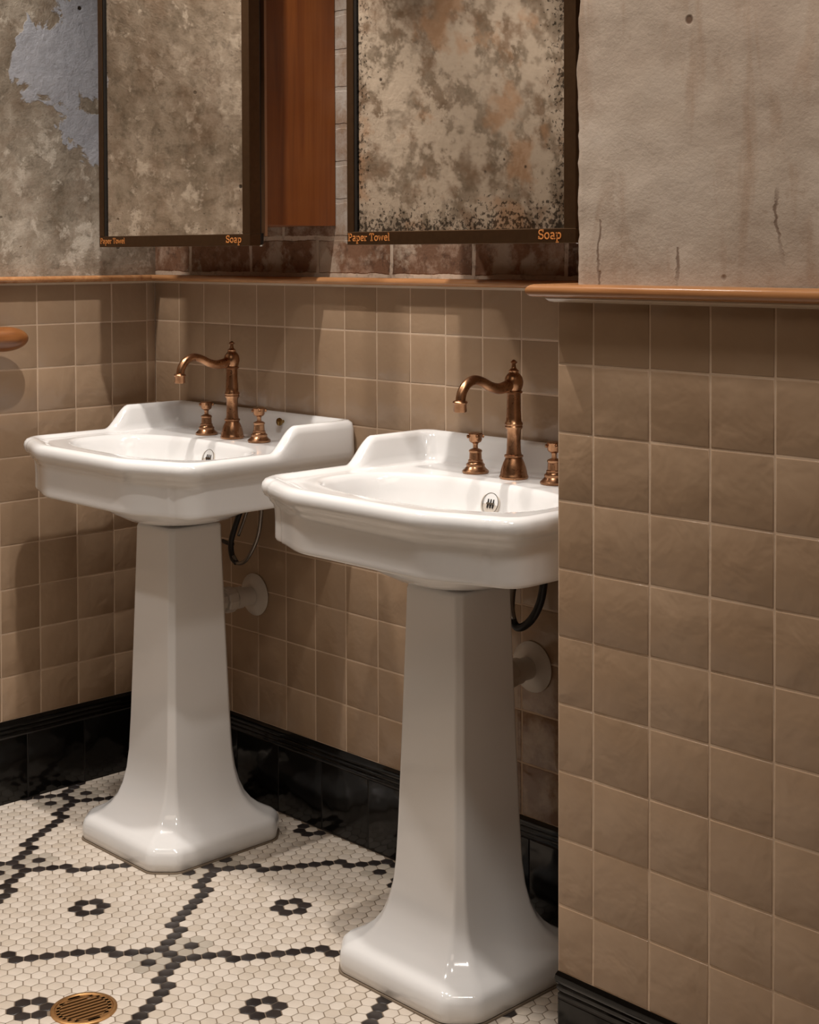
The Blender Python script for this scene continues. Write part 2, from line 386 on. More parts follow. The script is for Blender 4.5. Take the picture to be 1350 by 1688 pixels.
def tile_wall(b, org, U, V, N, ucuts, vcuts, gap=0.0030, th=0.006, rnd=0.0004, avoid=None):
    org, U, V, N = Vector(org), Vector(U), Vector(V), Vector(N)
    for i in range(len(ucuts)-1):
        for j in range(len(vcuts)-1):
            u0, u1, v0, v1 = ucuts[i]+gap/2, ucuts[i+1]-gap/2, vcuts[j]+gap/2, vcuts[j+1]-gap/2
            if u1-u0 < 0.004 or v1-v0 < 0.004: continue
            if avoid and avoid((u0+u1)/2, (v0+v1)/2): continue
            ju = random.uniform(-.0003, .0003); jv = random.uniform(-.0003, .0003)
            rs = []; off = [random.uniform(-rnd, rnd) for _ in range(4)]
            for ins, d in ((0, -th-0.001), (0, -0.0010), (0.0004, -0.0004), (0.0016, 0.0)):
                q = []
                for k, (uu, vv) in enumerate(((u0+ins, v0+ins), (u1-ins, v0+ins), (u1-ins, v1-ins), (u0+ins, v1-ins))):
                    q.append(org+U*(uu+ju)+V*(vv+jv)+N*(d+(off[k] if d > -0.003 else 0)))
                rs.append(q)
            o0 = len(b.f); b.rings(rs, True, False, True, 0)
            t = random.random()
            for k in range(o0, len(b.f)): b.t[k] = t
vc = [H0+0.1*k for k in range(10)]+[ZR+0.004]
b = MB(); yc = [0.0, 0.024]+[0.024+0.1*k for k in range(1, 30)]
tile_wall(b, (0,0,0), (0,-1,0), (0,0,1), (1,0,0), yc, vc)
b.build('tile_cladding', M['tile'], wl, True, 50, True)
b = MB(); tile_wall(b, (0,0,0), (1,0,0), (0,0,1), (0,-1,0), [0.1*k for k in range(17)]+[XN-0.001], vc)
b.build('tile_cladding', M['tile'], wb, True, 50, True)
b = MB(); px = [XN, 1.7164]+[1.7164+0.1*k for k in range(1, 23)]
tile_wall(b, (0,YN,0), (1,0,0), (0,0,1), (0,-1,0), px, vc)
tile_wall(b, (XN,YN,0), (0,1,0), (0,0,1), (-1,0,0), [0.0, 0.1, 0.2, 0.3, 0.4], vc)
b.build('tile_cladding', M['tile'], wr, True, 50, True)
# grout beds just behind the tile faces
b = MB(); b.box((-0.006, YF, H0-0.02), (-0.0008, 0, ZR+0.01)); b.build('grout_bed', M['grout'], wl)
b = MB(); b.box((0, 0.0008, H0-0.02), (XN, 0.006, ZR+0.01)); b.build('grout_bed', M['grout'], wb)
b = MB(); b.box((XN+0.0008, YN+0.0008, H0-0.02), (XE, YN+0.007, ZR+0.004)); b.box((XN+0.0008, YN+0.007, H0-0.02), (XN+0.007, 0, ZR+0.004)); b.build('grout_bed', M['grout'], wr)

# dado rails: rounded nosing profile swept along a path (off = protrusion from tile face, z)
def sweep(path, prof, name, mat, parent=None, inward=1, auto=35):
    """path: list of 2D points, profile offset to the left-hand normal of travel"""
    b = MB(); P = [Vector((p[0], p[1])) for p in path]; rs = []
    for i, p in enumerate(P):
        t0 = (P[i]-P[i-1]).normalized() if i > 0 else None
        t1 = (P[i+1]-P[i]).normalized() if i < len(P)-1 else None
        if t0 is None: n = Vector((-t1.y, t1.x))
        elif t1 is None: n = Vector((-t0.y, t0.x))
        else:
            n0, n1 = Vector((-t0.y, t0.x)), Vector((-t1.y, t1.x)); n = (n0+n1); n = n/n.dot(n0)
        rs.append([(p.x+n.x*o*inward, p.y+n.y*o*inward, z) for o, z in prof])
    b.rings(rs, True, True, True)
    return b.build(name, mat, parent, True, auto)
def nosing(pr, z0, z1, back=-0.004):
    r = (z1-z0)/2; zc = (z0+z1)/2; out = [(back, z0), (pr-r*1.3, z0)]
    for k in range(1, 10):
        a = -PI/2+PI*k/10; out.append((pr-r*1.3+r*1.3*math.cos(a), zc+r*math.sin(a)))
    out += [(pr-r*1.3, z1), (back, z1)]; return out
# room side is on the right-hand side when going from left wall to back wall -> use inward=-1
structure(sweep([(0, YF), (0, 0), (XN, 0)], nosing(0.030, 1.187, 1.202), 'trim_1', M['rail'], inward=-1))
structure(sweep([(XN, 0), (XN, YN), (XE, YN)], nosing(0.034, 1.188, 1.207), 'trim_2', M['rail'], inward=-1))
cp = [(-0.003, 1.1835), (0.002, 1.1815), (0.006, 1.183), (0.009, 1.187), (0.009, 1.1885), (-0.003, 1.1885)]
structure(sweep([(0, YF), (0, 0), (XN, 0)], cp, 'trim_3', M['caulk'], inward=-1))
cp2 = [(-0.003, 1.182), (0.003, 1.1805), (0.009, 1.182), (0.013, 1.186), (0.013, 1.1895), (-0.003, 1.1895)]
structure(sweep([(XN, 0), (XN, YN), (XE, YN)], cp2, 'trim_4', M['caulk'], inward=-1))

# black skirting: big tiles below a moulded cap
cap = [(-0.004, 0.150), (-0.001, 0.150), (0.0, 0.152), (0.0, 0.157), (-0.0018, 0.159), (0.0012, 0.164), (0.0012, 0.168), (-0.0005, 0.170), (0.0025, 0.174), (0.0035, 0.179), (0.0025, 0.185), (0.0, 0.190), (-0.004, 0.190)]
def skirting(side, path, runs):
    o = structure(sweep(path, cap, 'baseboard_'+side, M['black'], inward=-1))
    b = MB()
    for org, U, N, L, first in runs:
        cuts = [0.0]+([first] if first else [])
        while cuts[-1]+0.15 < L: cuts.append(cuts[-1]+0.15)
        cuts.append(L)
        tile_wall(b, org, U, (0,0,1), N, cuts, [0.002, 0.150], 0.0016, 0.006, 0.0003)
    b.build('skirting_tiles', M['black'], o, True, 50, True)
    b = MB()
    for org, U, N, L, first in runs:
        a = Vector(org)+Vector(N)*(-0.0065); c = Vector(org)+Vector(U)*L+Vector(N)*(-0.0012)
        b.box((min(a.x,c.x), min(a.y,c.y), 0), (max(a.x,c.x), max(a.y,c.y), 0.152))
    b.build('skirting_grout', M['bgrout'], o)
skirting('left', [(0, YF), (0, 0)], [((0.001, 0, 0), (0,-1,0), (1,0,0), 2.94, 0.06)])
skirting('back', [(0, 0), (XN, 0)], [((0, -0.001, 0), (1,0,0), (0,-1,0), XN, 0.02)])
skirting('right', [(XN, 0), (XN, YN), (XE, YN)], [((XN, YN-0.001, 0), (1,0,0), (0,-1,0), 2.29, 0.15), ((XN-0.001, 0, 0), (0,-1,0), (-1,0,0), 0.42, 0.12)])

# ------------------------------------------------------------------ hexagon mosaic floor
PXH = 0.0268; PYH = PXH*math.sqrt(3)/2; NX0, NY0 = 0.8695, -0.5716
def hex_kind(i2, row):
    """i2 = twice the x index. node lattice: (0,0) and (10,12)"""
    best = None
    for ax, ay in ((0, 0), (20, 12)):
        dx = (i2-ax+20) % 40-20; dy = (row-ay+12) % 24-12
        for ddx in (dx, -dx if abs(dx) == 20 else dx):
            X = abs(ddx)/2; Y = abs(dy)
            if (Y == 0 and X <= 1) or (1 <= Y <= 3 and X == 1+Y/2) or (3 <= Y <= 9 and X == 2+Y/2) or (9 <= Y <= 12 and X == 3+Y/2): return 1
            if X == 0 and Y == 2: return 1
            if Y in (1, 2, 3) and ((Y == 2 and X == 1) or (Y in (1, 3) and X == 0.5)): best = 2
            FX = 10-X                                        # flower centres at (10,0)
            if (Y == 0 and abs(FX) == 1) or (Y == 1 and abs(FX) == 0.5): return 1
    return best or 0
b = MB(); fx0, fx1, fy0, fy1 = -0.005, 2.9, -2.3, 0.005
hs = [(math.sin(PI/3*k), math.cos(PI/3*k)) for k in range(6)]
Rh = PXH/math.sqrt(3)
DRAIN = (0.9335, -0.7885)
for row in range(int((fy0-NY0)/PYH)-1, int((fy1-NY0)/PYH)+2):
    yy = NY0+row*PYH
    for i in range(int((fx0-NX0)/PXH)-2, int((fx1-NX0)/PXH)+3):
        i2 = 2*i+(row % 2); xx = NX0+i2/2*PXH
        if not (fx0 < xx < fx1 and fy0 < yy < fy1): continue
        if xx > XN+0.02 and yy > YN+0.02: continue
        if math.hypot(xx-DRAIN[0], yy-DRAIN[1]) < 0.047: continue
        k = hex_kind(i2, row)
        tx, ty = random.uniform(-.01, .01), random.uniform(-.01, .01); jx = random.uniform(-.0003, .0003)
        rs = []
        for rr, z in ((Rh-0.0009, -0.002), (Rh-0.0009, -0.0007), (Rh-0.0014, -0.0001), (Rh-0.0026, 0.0002)):
            rs.append([(min(max(xx+jx+rr*a, 0.001), 9), min(yy+rr*c, -0.001), z+(tx*a+ty*c)*0.01) for a, c in hs])
        o0 = len(b.f); b.rings(rs, True, False, True, k, flip=True); t = random.random()
        for q in range(o0, len(b.f)): b.t[q] = t
o0 = len(b.f)
b.box((-0.12, YF-0.1, -0.08), (XE+0.1, 0.12, -0.0009), 3)
fl = structure(b.build('floor', [M['white_hex'], M['dark_hex'], M['grey_hex'], M['fgrout']], None, True, 40, True))
# outlying floor beyond the modelled mosaic
b = MB(); b.box((fx1, YF, -0.001), (XE, YN, 0.0)); b.box((0, YF, -0.001), (fx1, fy0, 0.0)); b.build('floor_margin', M['white_hex'], fl)

# ------------------------------------------------------------------ wash basins
def smooth(t): t = min(1, max(0, t)); return t*t*(3-2*t)
HW = 0.3180; YC = 0.443; BOW = 0.043
def outline(ins, rr, rf, bins=None):
    if bins is None: bins = ins
    xs_ = HW-ins; yb = -bins; yf = -(YC-ins); P = []
    def seg(a, c, n): 
        for k in range(n): t = k/n; P.append((a[0]+(c[0]-a[0])*t, a[1]+(c[1]-a[1])*t))
    def arc(cx, cy, r, a0, a1, n):
        for k in range(n): t = a0+(a1-a0)*k/n; P.append((cx+r*math.cos(t), cy+r*math.sin(t)))
    seg((-xs_+rr, yb), (xs_-rr, yb), 36)
    arc(xs_-rr, yb-rr, rr, PI/2, 0, 8)
    seg((xs_, yb-rr), (xs_, yf+rf), 48)
    arc(xs_-rf, yf+rf, rf, 0, -PI/2, 12)
    x0 = xs_-rf; n = 72
    for k in range(n):
        x = x0-2*x0*k/n; u = abs(x)/xs_
        P.append((x, yf-BOW*smooth((0.93-u)/0.50)))
    arc(-xs_+rf, yf+rf, rf, -PI/2, -PI, 12)
    seg((-xs_, yf+rf), (-xs_, yb-rr), 48)
    arc(-xs_+rr, yb-rr, rr, PI, PI/2, 8)
    return P
def lift(y): return 0.0515*smooth((y+0.222)/0.064)
def sup(P, cx, cy, a, bb, n, z):
    out = []
    for x, y in P:
        t = math.atan2((y-cy)/bb, (x-cx)/a); ct, st = math.cos(t), math.sin(t)
        r = (abs(ct)**n+abs(st)**n)**(-1/n); out.append((cx+a*r*ct, cy+bb*r*st, z))
    return out
def basin_mesh():
    rs = []; base = outline(0.03, 0.03, 0.045)
    # underside from the collar out to the apron
    for a, bb, z in ((0.092, 0.092, 0.688), (0.112, 0.108, 0.690), (0.150, 0.138, 0.706), (0.182, 0.156, 0.726), (0.205, 0.166, 0.745)):
        rs.append(sup(base, 0, -0.232, a, bb, 2.3, z))
    def R(ins, z, lf=0.0, rr=0.02, rf=0.05, bi=None):
        P = outline(ins, rr, rf, bi); rs.append([(x, y, z+lf*lift(y)) for x, y in P])
    R(0.036, 0.744, 0, 0.03, 0.04, 0.010)
    R(0.023, 0.740, 0, 0.03, 0.038, 0.0); R(0.0190, 0.741, 0, 0.03, 0.050, 0.0); R(0.0178, 0.745, 0, 0.03, 0.050, 0.0); R(0.0180, 0.752, 0, 0.03, 0.050, 0.0)
    R(0.0175, 0.776, 0, 0.025, 0.052, 0.0); R(0.0165, 0.798, 0, 0.025, 0.052, 0.0); R(0.0155, 0.804, 0, 0.022, 0.052, 0.0)
    R(0.0130, 0.808, 0, 0.022, 0.052, 0.0); R(0.0110, 0.811, 0, 0.022, 0.052, 0.0); R(0.0098, 0.815, 0, 0.02, 0.052, 0.0); R(0.0080, 0.8185, 0, 0.02, 0.052, 0.0)
    R(0.0035, 0.8220, 0, 0.02, 0.052, 0.0); R(0.0008, 0.829, 0, 0.02, 0.052, 0.0); R(0.0, 0.8365, 0.05, 0.02, 0.052, 0.0)
    R(0.0014, 0.8435, 0.82, 0.02, 0.052, 0.0005); R(0.0055, 0.8490, 0.95, 0.02, 0.050, 0.001); R(0.012, 0.8518, 1, 0.02, 0.047, 0.006)
    R(0.019, 0.8518, 1, 0.022, 0.043, 0.013); R(0.0250, 0.8500, 0.97, 0.026, 0.040, 0.019); R(0.0300, 0.8475, 0.86, 0.03, 0.037, 0.023)
    R(0.034, 0.8460, 0.30, 0.032, 0.034, 0.029); R(0.038, 0.8453, 0.06, 0.032, 0.031, 0.034); R(0.043, 0.8450, 0, 0.030, 0.028, 0.042)
    R(0.050, 0.8450, 0, 0.028, 0.022, 0.052)
    for k, z in ((1.045, 0.8450), (1.018, 0.8445), (0.995, 0.8415), (0.97, 0.834), (0.945, 0.817), (0.90, 0.785), (0.82, 0.752), (0.66, 0.724), (0.44, 0.708), (0.2, 0.701), (0.09, 0.699)):
        rs.append(sup(base, 0, -0.281, 0.247*k, 0.130*k, 2.6 if k > 0.5 else 2.1, z))
    b = MB(); b.rings(rs, True, True, True); return b
def octa(s, c, z, cx=0, cy=0, e=0.006):
    q = [(-s+c, -s), (s-c, -s), (s, -s+c), (s, s-c), (s-c, s), (-s+c, s), (-s, s-c), (-s, -s+c)]; g = []
    for i in range(8):
        p, a, d = Vector(q[i]), Vector(q[i-1]), Vector(q[(i+1) % 8])
        g += [p+(a-p).normalized()*e, p, p+(d-p).normalized()*e]
    q = g
    for _ in range(3):
        r = []
        for i in range(len(q)):
            a, d = q[i], q[(i+1) % len(q)]
            r += [(a[0]*.75+d[0]*.25, a[1]*.75+d[1]*.25), (a[0]*.25+d[0]*.75, a[1]*.25+d[1]*.75)]
        q = r
    return [(cx+x, cy+y, z) for x, y in q]
PYC = -0.232
def pedestal_mesh():
    b = MB(); rs = []
    for s, c, z, e in ((0.164, 0.043, 0.001, .028), (0.1685, 0.043, 0.005, .028), (0.1695, 0.043, 0.020, .028), (0.1685, 0.043, 0.034, .028), (0.165, 0.042, 0.043, .028), (0.158, 0.040, 0.049, .026), (0.147, 0.037, 0.0545, .024),
                    (0.134, 0.033, 0.0625, .021), (0.1195, 0.028, 0.076, .018), (0.107, 0.023, 0.094, .014), (0.097, 0.018, 0.118, .011), (0.0890, 0.014, 0.150, .009), (0.0845, 0.0125, 0.19, .008), (0.0810, 0.0115, 0.26, .008), (0.0775, 0.0108, 0.36, .0075), (0.0743, 0.0105, 0.46, .007),
                    (0.0710, 0.010, 0.57, .007), (0.0688, 0.010, 0.65, .007), (0.0684, 0.010, 0.670, .007), (0.0665, 0.010, 0.6755, .007), (0.058, 0.010, 0.677, .007)):
        rs.append(octa(s, c, z, 0, PYC, e))
    b.rings(rs, True, True, True); return b

def make_sink(label):
    t = thing('pedestal_sink', label, 'sink', (0, 0, 0), 'white pedestal sinks along the back wall')
    ba = basin_mesh().build('basin', M['porc'], t, True)
    pe = pedestal_mesh().build('pedestal', M['porc'], t, True)
    b = MB(); b.rings([octa(0.1713, 0.044, 0.0003, 0, PYC, .028), octa(0.1705, 0.044, 0.0030, 0, PYC, .028), octa(0.163, 0.043, 0.0035, 0, PYC, .028)], True, True, True); b.build('sealant_bead', M['fgrout'], pe)
    # overflow grille in the rear wall of the bowl
    b = MB(); cx, cy, cz = 0.010, -0.1585, 0.8080
    b.lathe([(0.0225, 0.004), (0.0235, 0.0), (0.0225, -0.003), (0.0195, -0.0035), (0.0185, -0.001)], (0, 0, 0), 36, 'y', 1, False, False)
    b.lathe([(0.0182, 0.002), (0.0188, -0.0042), (0.0196, -0.0040), (0.0196, -0.0030)], (0, 0, 0), 36, 'y', 0, False, False)
    b.lathe([(0.0186, 0.003), (0.0186, -0.0012)], (0, 0, 0), 36, 'y', 1, False, True)
    for sx in (-1, 0, 1):
        b.box((sx*0.0062-0.0013, -0.0028, -0.008), (sx*0.0062+0.0013, -0.0008, 0.008), 2)
    b.box((-0.009, -0.0036, -0.0016), (0.009, -0.0012, 0.0016), 0)
    ov = b.build('overflow_grille', [M['chrome'], M['plastic'], M['rubber']], ba, True, 40); ov.location = (cx, cy, cz); ov.rotation_euler = (math.radians(-18), 0, 0)
    b = MB(); b.lathe([(0.030, 0.0), (0.030, 0.003), (0.024, 0.004), (0.021, 0.002), (0.002, 0.002)], (0, -0.275, 0.699), 32); b.build('waste_fitting', M['chrome'], ba, True, 40)
    # spout pillar
    Z = 0.8451; Y = -0.088
    b = MB(); b.lathe([(0.0250, 0.0), (0.0262, 0.002), (0.0262, 0.005), (0.0248, 0.007), (0.0240, 0.012), (0.0222, 0.020), (0.0192, 0.029), (0.0162, 0.035), (0.0150, 0.038), (0.0172, 0.0395), (0.0172, 0.0425), (0.0142, 0.044),
        (0.0130, 0.052), (0.0124, 0.070), (0.0128, 0.088), (0.0150, 0.0905), (0.0162, 0.0935), (0.0150, 0.0960), (0.0168, 0.0985), (0.0158, 0.1015), (0.0140, 0.1035), (0.0138, 0.112), (0.0126, 0.130), (0.0122, 0.150), (0.0124, 0.1535), (0.0160, 0.155), (0.0160, 0.158), (0.0138, 0.1595),
        (0.0152, 0.163), (0.0170, 0.170), (0.0172, 0.176), (0.0156, 0.183), (0.0120, 0.1885), (0.0090, 0.1905), (0.0090, 0.193)], (0, Y, Z), 40)
    fa = b.build('faucet', M['brass'], t, True, 45)
    b = MB(); b.lathe([(0.0092, 0.193), (0.0098, 0.195), (0.0070, 0.197), (0.0045, 0.200), (0.0040, 0.203), (0.0034, 0.207), (0.0060, 0.209), (0.0062, 0.211), (0.0040, 0.2125), (0.0028, 0.214), (0.0005, 0.215)], (0, Y, Z), 24)
    b.build('finial', M['brass'], fa, True, 45)
    pts = catmull([(0, Y-0.010, Z+0.171), (0, Y-0.022, Z+0.167), (0, Y-0.042, Z+0.165), (0, Y-0.062, Z+0.170), (0, Y-0.084, Z+0.180), (0, Y-0.104, Z+0.184), (0, Y-0.122, Z+0.178), (0, Y-0.134, Z+0.164), (0, Y-0.139, Z+0.146)], 6)
    n = len(pts); rad = [0.0112-0.0024*min(1, k/(n*0.45)) for k in range(n)]
    b = MB(); b.tube(pts, rad, 20)
    b.lathe([(0.0090, 0.151), (0.0122, 0.1495), (0.0134, 0.147), (0.0122, 0.145), (0.0112, 0.144), (0.0118, 0.132), (0.0106, 0.1305), (0.006, 0.1315)], (0, Y-0.139, Z), 28)
    b.build('spout', M['brass'], fa, True, 50)
    # handles
    for sx in (-0.0955, 0.0955):
        b = MB(); c = (sx, Y, Z)
        b.lathe([(0.0235, 0), (0.0248, 0.0015), (0.0248, 0.0045), (0.0232, 0.006), (0.0200, 0.0085), (0.0170, 0.0125), (0.0175, 0.015), (0.0175, 0.017), (0.0150, 0.0185), (0.0135, 0.022), (0.0140, 0.024), (0.0120, 0.0255), (0.0112, 0.038), (0.0124, 0.0395), (0.0124, 0.042), (0.0105, 0.0435), (0.0060, 0.0455)], c, 36)
        h = b.build('tap_handle', M['brass'], t, True, 40)
        b = MB(); b.lathe([(0.0050, 0.0455), (0.0044, 0.051), (0.0056, 0.055), (0.0105, 0.058), (0.0122, 0.061), (0.0126, 0.071), (0.0134, 0.0725), (0.0128, 0.0745), (0.0050, 0.0755)], c, 32)
        for k in range(4):
            a = PI/4+k*PI/2+0.25; d = Vector((math.cos(a), math.sin(a), 0)); p = Vector(c)+Vector((0, 0, 0.068))
            b.tube([p+d*0.008, p+d*0.0130, p+d*0.0155, p+d*0.0166], [0.0030, 0.0030, 0.0036, 0.0020], 12)
        b.build('cross_head', M['brass'], h, True, 40)
    return t
def copy_tree(o, parent=None):
    c = o.copy(); COL.objects.link(c)
    if parent: c.parent = parent
    for ch in [x for x in bpy.data.objects if x.parent == o]: copy_tree(ch, c)
    return c
SX = (0.4265, 1.2625)
s1 = make_sink('white pedestal sink nearest the tiled corner, its whole basin in view, with bronze taps')
s2 = copy_tree(s1)
s1.location = (SX[0], -0.002, 0); s2.location = (SX[1], -0.002, 0)
s2['label'] = 'white pedestal sink partly hidden behind the projecting tiled wall, round grille in its bowl'
# small brass stud on the upstand of the first basin only
b = MB(); b.lathe([(0.0035, 0.0), (0.0035, -0.006), (0.0075, -0.008), (0.0090, -0.011), (0.0080, -0.0145), (0.004, -0.016)], (0.100, -0.024, 0.885), 24, 'y')
b.build('chain_stud', mat_metal('polished_brass', rgb(150,120,70), 0.25), s1, True, 50)['label'] = 'small round brass stud'

# waste pipes with wall flange
def waste(x, label):
    t = thing('waste_pipe', label, 'pipe', (x, 0, 0.478), 'white waste pipes behind the pedestals')
    b = MB(); b.lathe([(0.047, -0.0006), (0.048, -0.003), (0.044, -0.007), (0.034, -0.011), (0.026, -0.014), (0.024, -0.0145)], (0,0,0), 40, 'y'); b.build('wall_flange', M['plastic'], t, True, 50)
    b = MB(); b.lathe([(0.021, -0.012), (0.021, -0.042), (0.0245, -0.043), (0.0245, -0.062), (0.021, -0.063), (0.0195, -0.066)], (0,0,0), 32, 'y'); b.build('connector', M['plastic'], t, True, 40)
    b = MB(); b.lathe([(0.0215, -0.064), (0.028, -0.065), (0.029, -0.068), (0.029, -0.088), (0.027, -0.091), (0.021, -0.092), (0.021, -0.140)], (0,0,0), 10, 'y'); b.build('coupling_nut', M['plastic'], t, True, 30)
    b = MB(); b.tube([(0.0, -0.140, 0.0), (0.0, -0.144, 0.0)], 0.019, 20); b.build('pipe_end', M['plastic'], t, True, 40)
waste(SX[0]-0.036, 'white waste pipe with round wall flange behind the pedestal nearest the corner')
waste(SX[1]-0.034, 'white waste pipe with round wall flange beside the projecting wall, half hidden')

def hoses(cx, label, spec):
    t = thing('supply_hose', label, 'hose', (cx, 0, 0.55), 'looped supply hoses under the basins')
    for name, mat, r, pts in spec:
        b = MB(); P = catmull([(p[0], p[1], p[2]-0.55) for p in pts], 7); b.tube(P, r, 12); b.build(name, M[mat], t, True)
hoses(SX[0], 'looped grey and black supply hoses under the basin nearest the corner', [
    ('braided_hose', 'steel', 0.0045, [(0.062, -0.055, 0.742), (0.060, -0.055, 0.70), (0.045, -0.055, 0.63), (0.010, -0.058, 0.575), (-0.020, -0.060, 0.560), (-0.036, -0.062, 0.575)]),
    ('black_hose', 'rubber', 0.0065, [(0.030, -0.062, 0.742), (0.010, -0.062, 0.71), (-0.022, -0.062, 0.655), (-0.044, -0.062, 0.605), (-0.040, -0.062, 0.572), (-0.026, -0.061, 0.560)]),
    ('inner_hose', 'steel', 0.0035, [(0.040, -0.052, 0.742), (0.018, -0.052, 0.71), (-0.008, -0.052, 0.66), (-0.03, -0.052, 0.62)]),
    ('valve_stub', 'rubber', 0.0045, [(-0.040, -0.060, 0.600), (-0.060, -0.06, 0.600), (-0.085, -0.055, 0.601)])])
hoses(SX[1], 'looped dark supply hoses beside the projecting wall', [
    ('black_hose', 'rubber', 0.0075, [(0.055, -0.060, 0.742), (0.050, -0.060, 0.70), (0.040, -0.060, 0.63), (0.015, -0.060, 0.585), (-0.018, -0.060, 0.565), (-0.034, -0.060, 0.590), (-0.030, -0.060, 0.64), (-0.005, -0.060, 0.70), (0.020, -0.06, 0.742)]),
    ('braided_hose', 'steel', 0.0045, [(0.028, -0.068, 0.742), (0.010, -0.068, 0.715), (-0.014, -0.068, 0.67), (-0.026, -0.068, 0.62), (-0.020, -0.068, 0.582)]),
    ('valve_stub', 'rubber', 0.0045, [(-0.032, -0.060, 0.615), (-0.060, -0.06, 0.610), (-0.085, -0.055, 0.606)])])

# ------------------------------------------------------------------ slab serif lettering (own strokes)
def glyph(ch):
    W = 0.15; ser = 0.10
    def arc(cx, cy, rx, ry, a0, a1, n=10): return [(cx+rx*math.cos(math.radians(a0+(a1-a0)*k/n)), cy+ry*math.sin(math.radians(a0+(a1-a0)*k/n))) for k in range(n+1)]
    S = []
    if ch == 'P': S = [[(0.18, 0), (0.18, 1)], [(0.02, 0.05), (0.36, 0.05)], [(0.02, 0.95), (0.30, 0.95)], [(0.18, 0.94), (0.36, 0.94)]+arc(0.36, 0.70, 0.20, 0.24, 90, -90)+[(0.18, 0.46)]]; w = 0.66
    elif ch == 'T': S = [[(0.34, 0), (0.34, 1)], [(0.18, 0.05), (0.50, 0.05)], [(0.04, 0.94), (0.64, 0.94)], [(0.06, 0.94), (0.06, 0.72)], [(0.62, 0.94), (0.62, 0.72)]]; w = 0.70
    elif ch == 'S': S = [arc(0.30, 0.72, 0.21, 0.22, 20, 250)+arc(0.30, 0.27, 0.22, 0.22, 80, -160)[1:], [(0.51, 0.98), (0.51, 0.70)], [(0.08, 0.32), (0.08, 0.02)]]; w = 0.62
    elif ch == 'o': S = [arc(0.28, 0.34, 0.21, 0.29, 0, 360, 18)]; w = 0.58
    elif ch == 'a': S = [arc(0.24, 0.46, 0.17, 0.18, 150, 0)+[(0.41, 0.05)], [(0.41, 0.05), (0.54, 0.05)], arc(0.26, 0.19, 0.17, 0.15, 60, 330)+[(0.41, 0.22)]]; w = 0.58
    elif ch == 'p': S = [[(0.14, 0.63), (0.14, -0.32)], [(0.02, -0.30), (0.30, -0.30)], [(0.02, 0.61), (0.14, 0.61)], arc(0.31, 0.34, 0.19, 0.28, 160, -160, 16)]; w = 0.60
    elif ch == 'e': S = [[(0.09, 0.36), (0.46, 0.36)]+arc(0.28, 0.36, 0.19, 0.27, 0, 180, 10)+arc(0.28, 0.32, 0.20, 0.27, 180, 320, 8)]; w = 0.55
    elif ch == 'r': S = [[(0.15, 0), (0.15, 0.63)], [(0.02, 0.05), (0.34, 0.05)], [(0.02, 0.60), (0.15, 0.60)], [(0.15, 0.42), (0.24, 0.58), (0.38, 0.60), (0.40, 0.48)]]; w = 0.46
    elif ch == 'w': S = [[(0.10, 0.62), (0.24, 0.04), (0.40, 0.56), (0.56, 0.04), (0.70, 0.62)], [(0.0, 0.61), (0.22, 0.61)], [(0.58, 0.61), (0.80, 0.61)]]; w = 0.82
    elif ch == 'l': S = [[(0.15, 0), (0.15, 1)], [(0.02, 0.05), (0.28, 0.05)], [(0.03, 0.96), (0.15, 0.96)]]; w = 0.32
    else: w = 0.34
    return S, w
def lettering(text, x0, z0, x1, h, name, parent, y):
    tot = sum(glyph(c)[1] for c in text); sx = (x1-x0)/tot; b = MB(); cx = x0
    for c in text:
        S, w = glyph(c)
        for st in S:
            P = [Vector((cx+p[0]*sx, z0+p[1]*h)) for p in st]; hw = 0.068*h; L = []; Rr = []
            for i, p in enumerate(P):
                d = (P[min(i+1, len(P)-1)]-P[max(i-1, 0)]).normalized(); n = Vector((-d.y, d.x))*hw
                L.append(p+n); Rr.append(p-n)
            n_ = len(P); vs = []
            for yy in (y, y-0.0006):
                vs += [(q.x, yy, q.y) for q in L]+[(q.x, yy, q.y) for q in Rr]
            fs = []
            for i in range(n_-1):
                fs.append((2*n_+i, 2*n_+i+1, 3*n_+i+1, 3*n_+i)); fs.append((i, n_+i, n_+i+1, i+1))
                fs.append((i, i+1, 2*n_+i+1, 2*n_+i)); fs.append((n_+i+1, n_+i, 3*n_+i, 3*n_+i+1))
            b.add(vs, fs)
        cx += w*sx
    o = b.build(name, M['letter'], parent, fixn=False); o['label'] = 'copper-coloured lettering'; return o

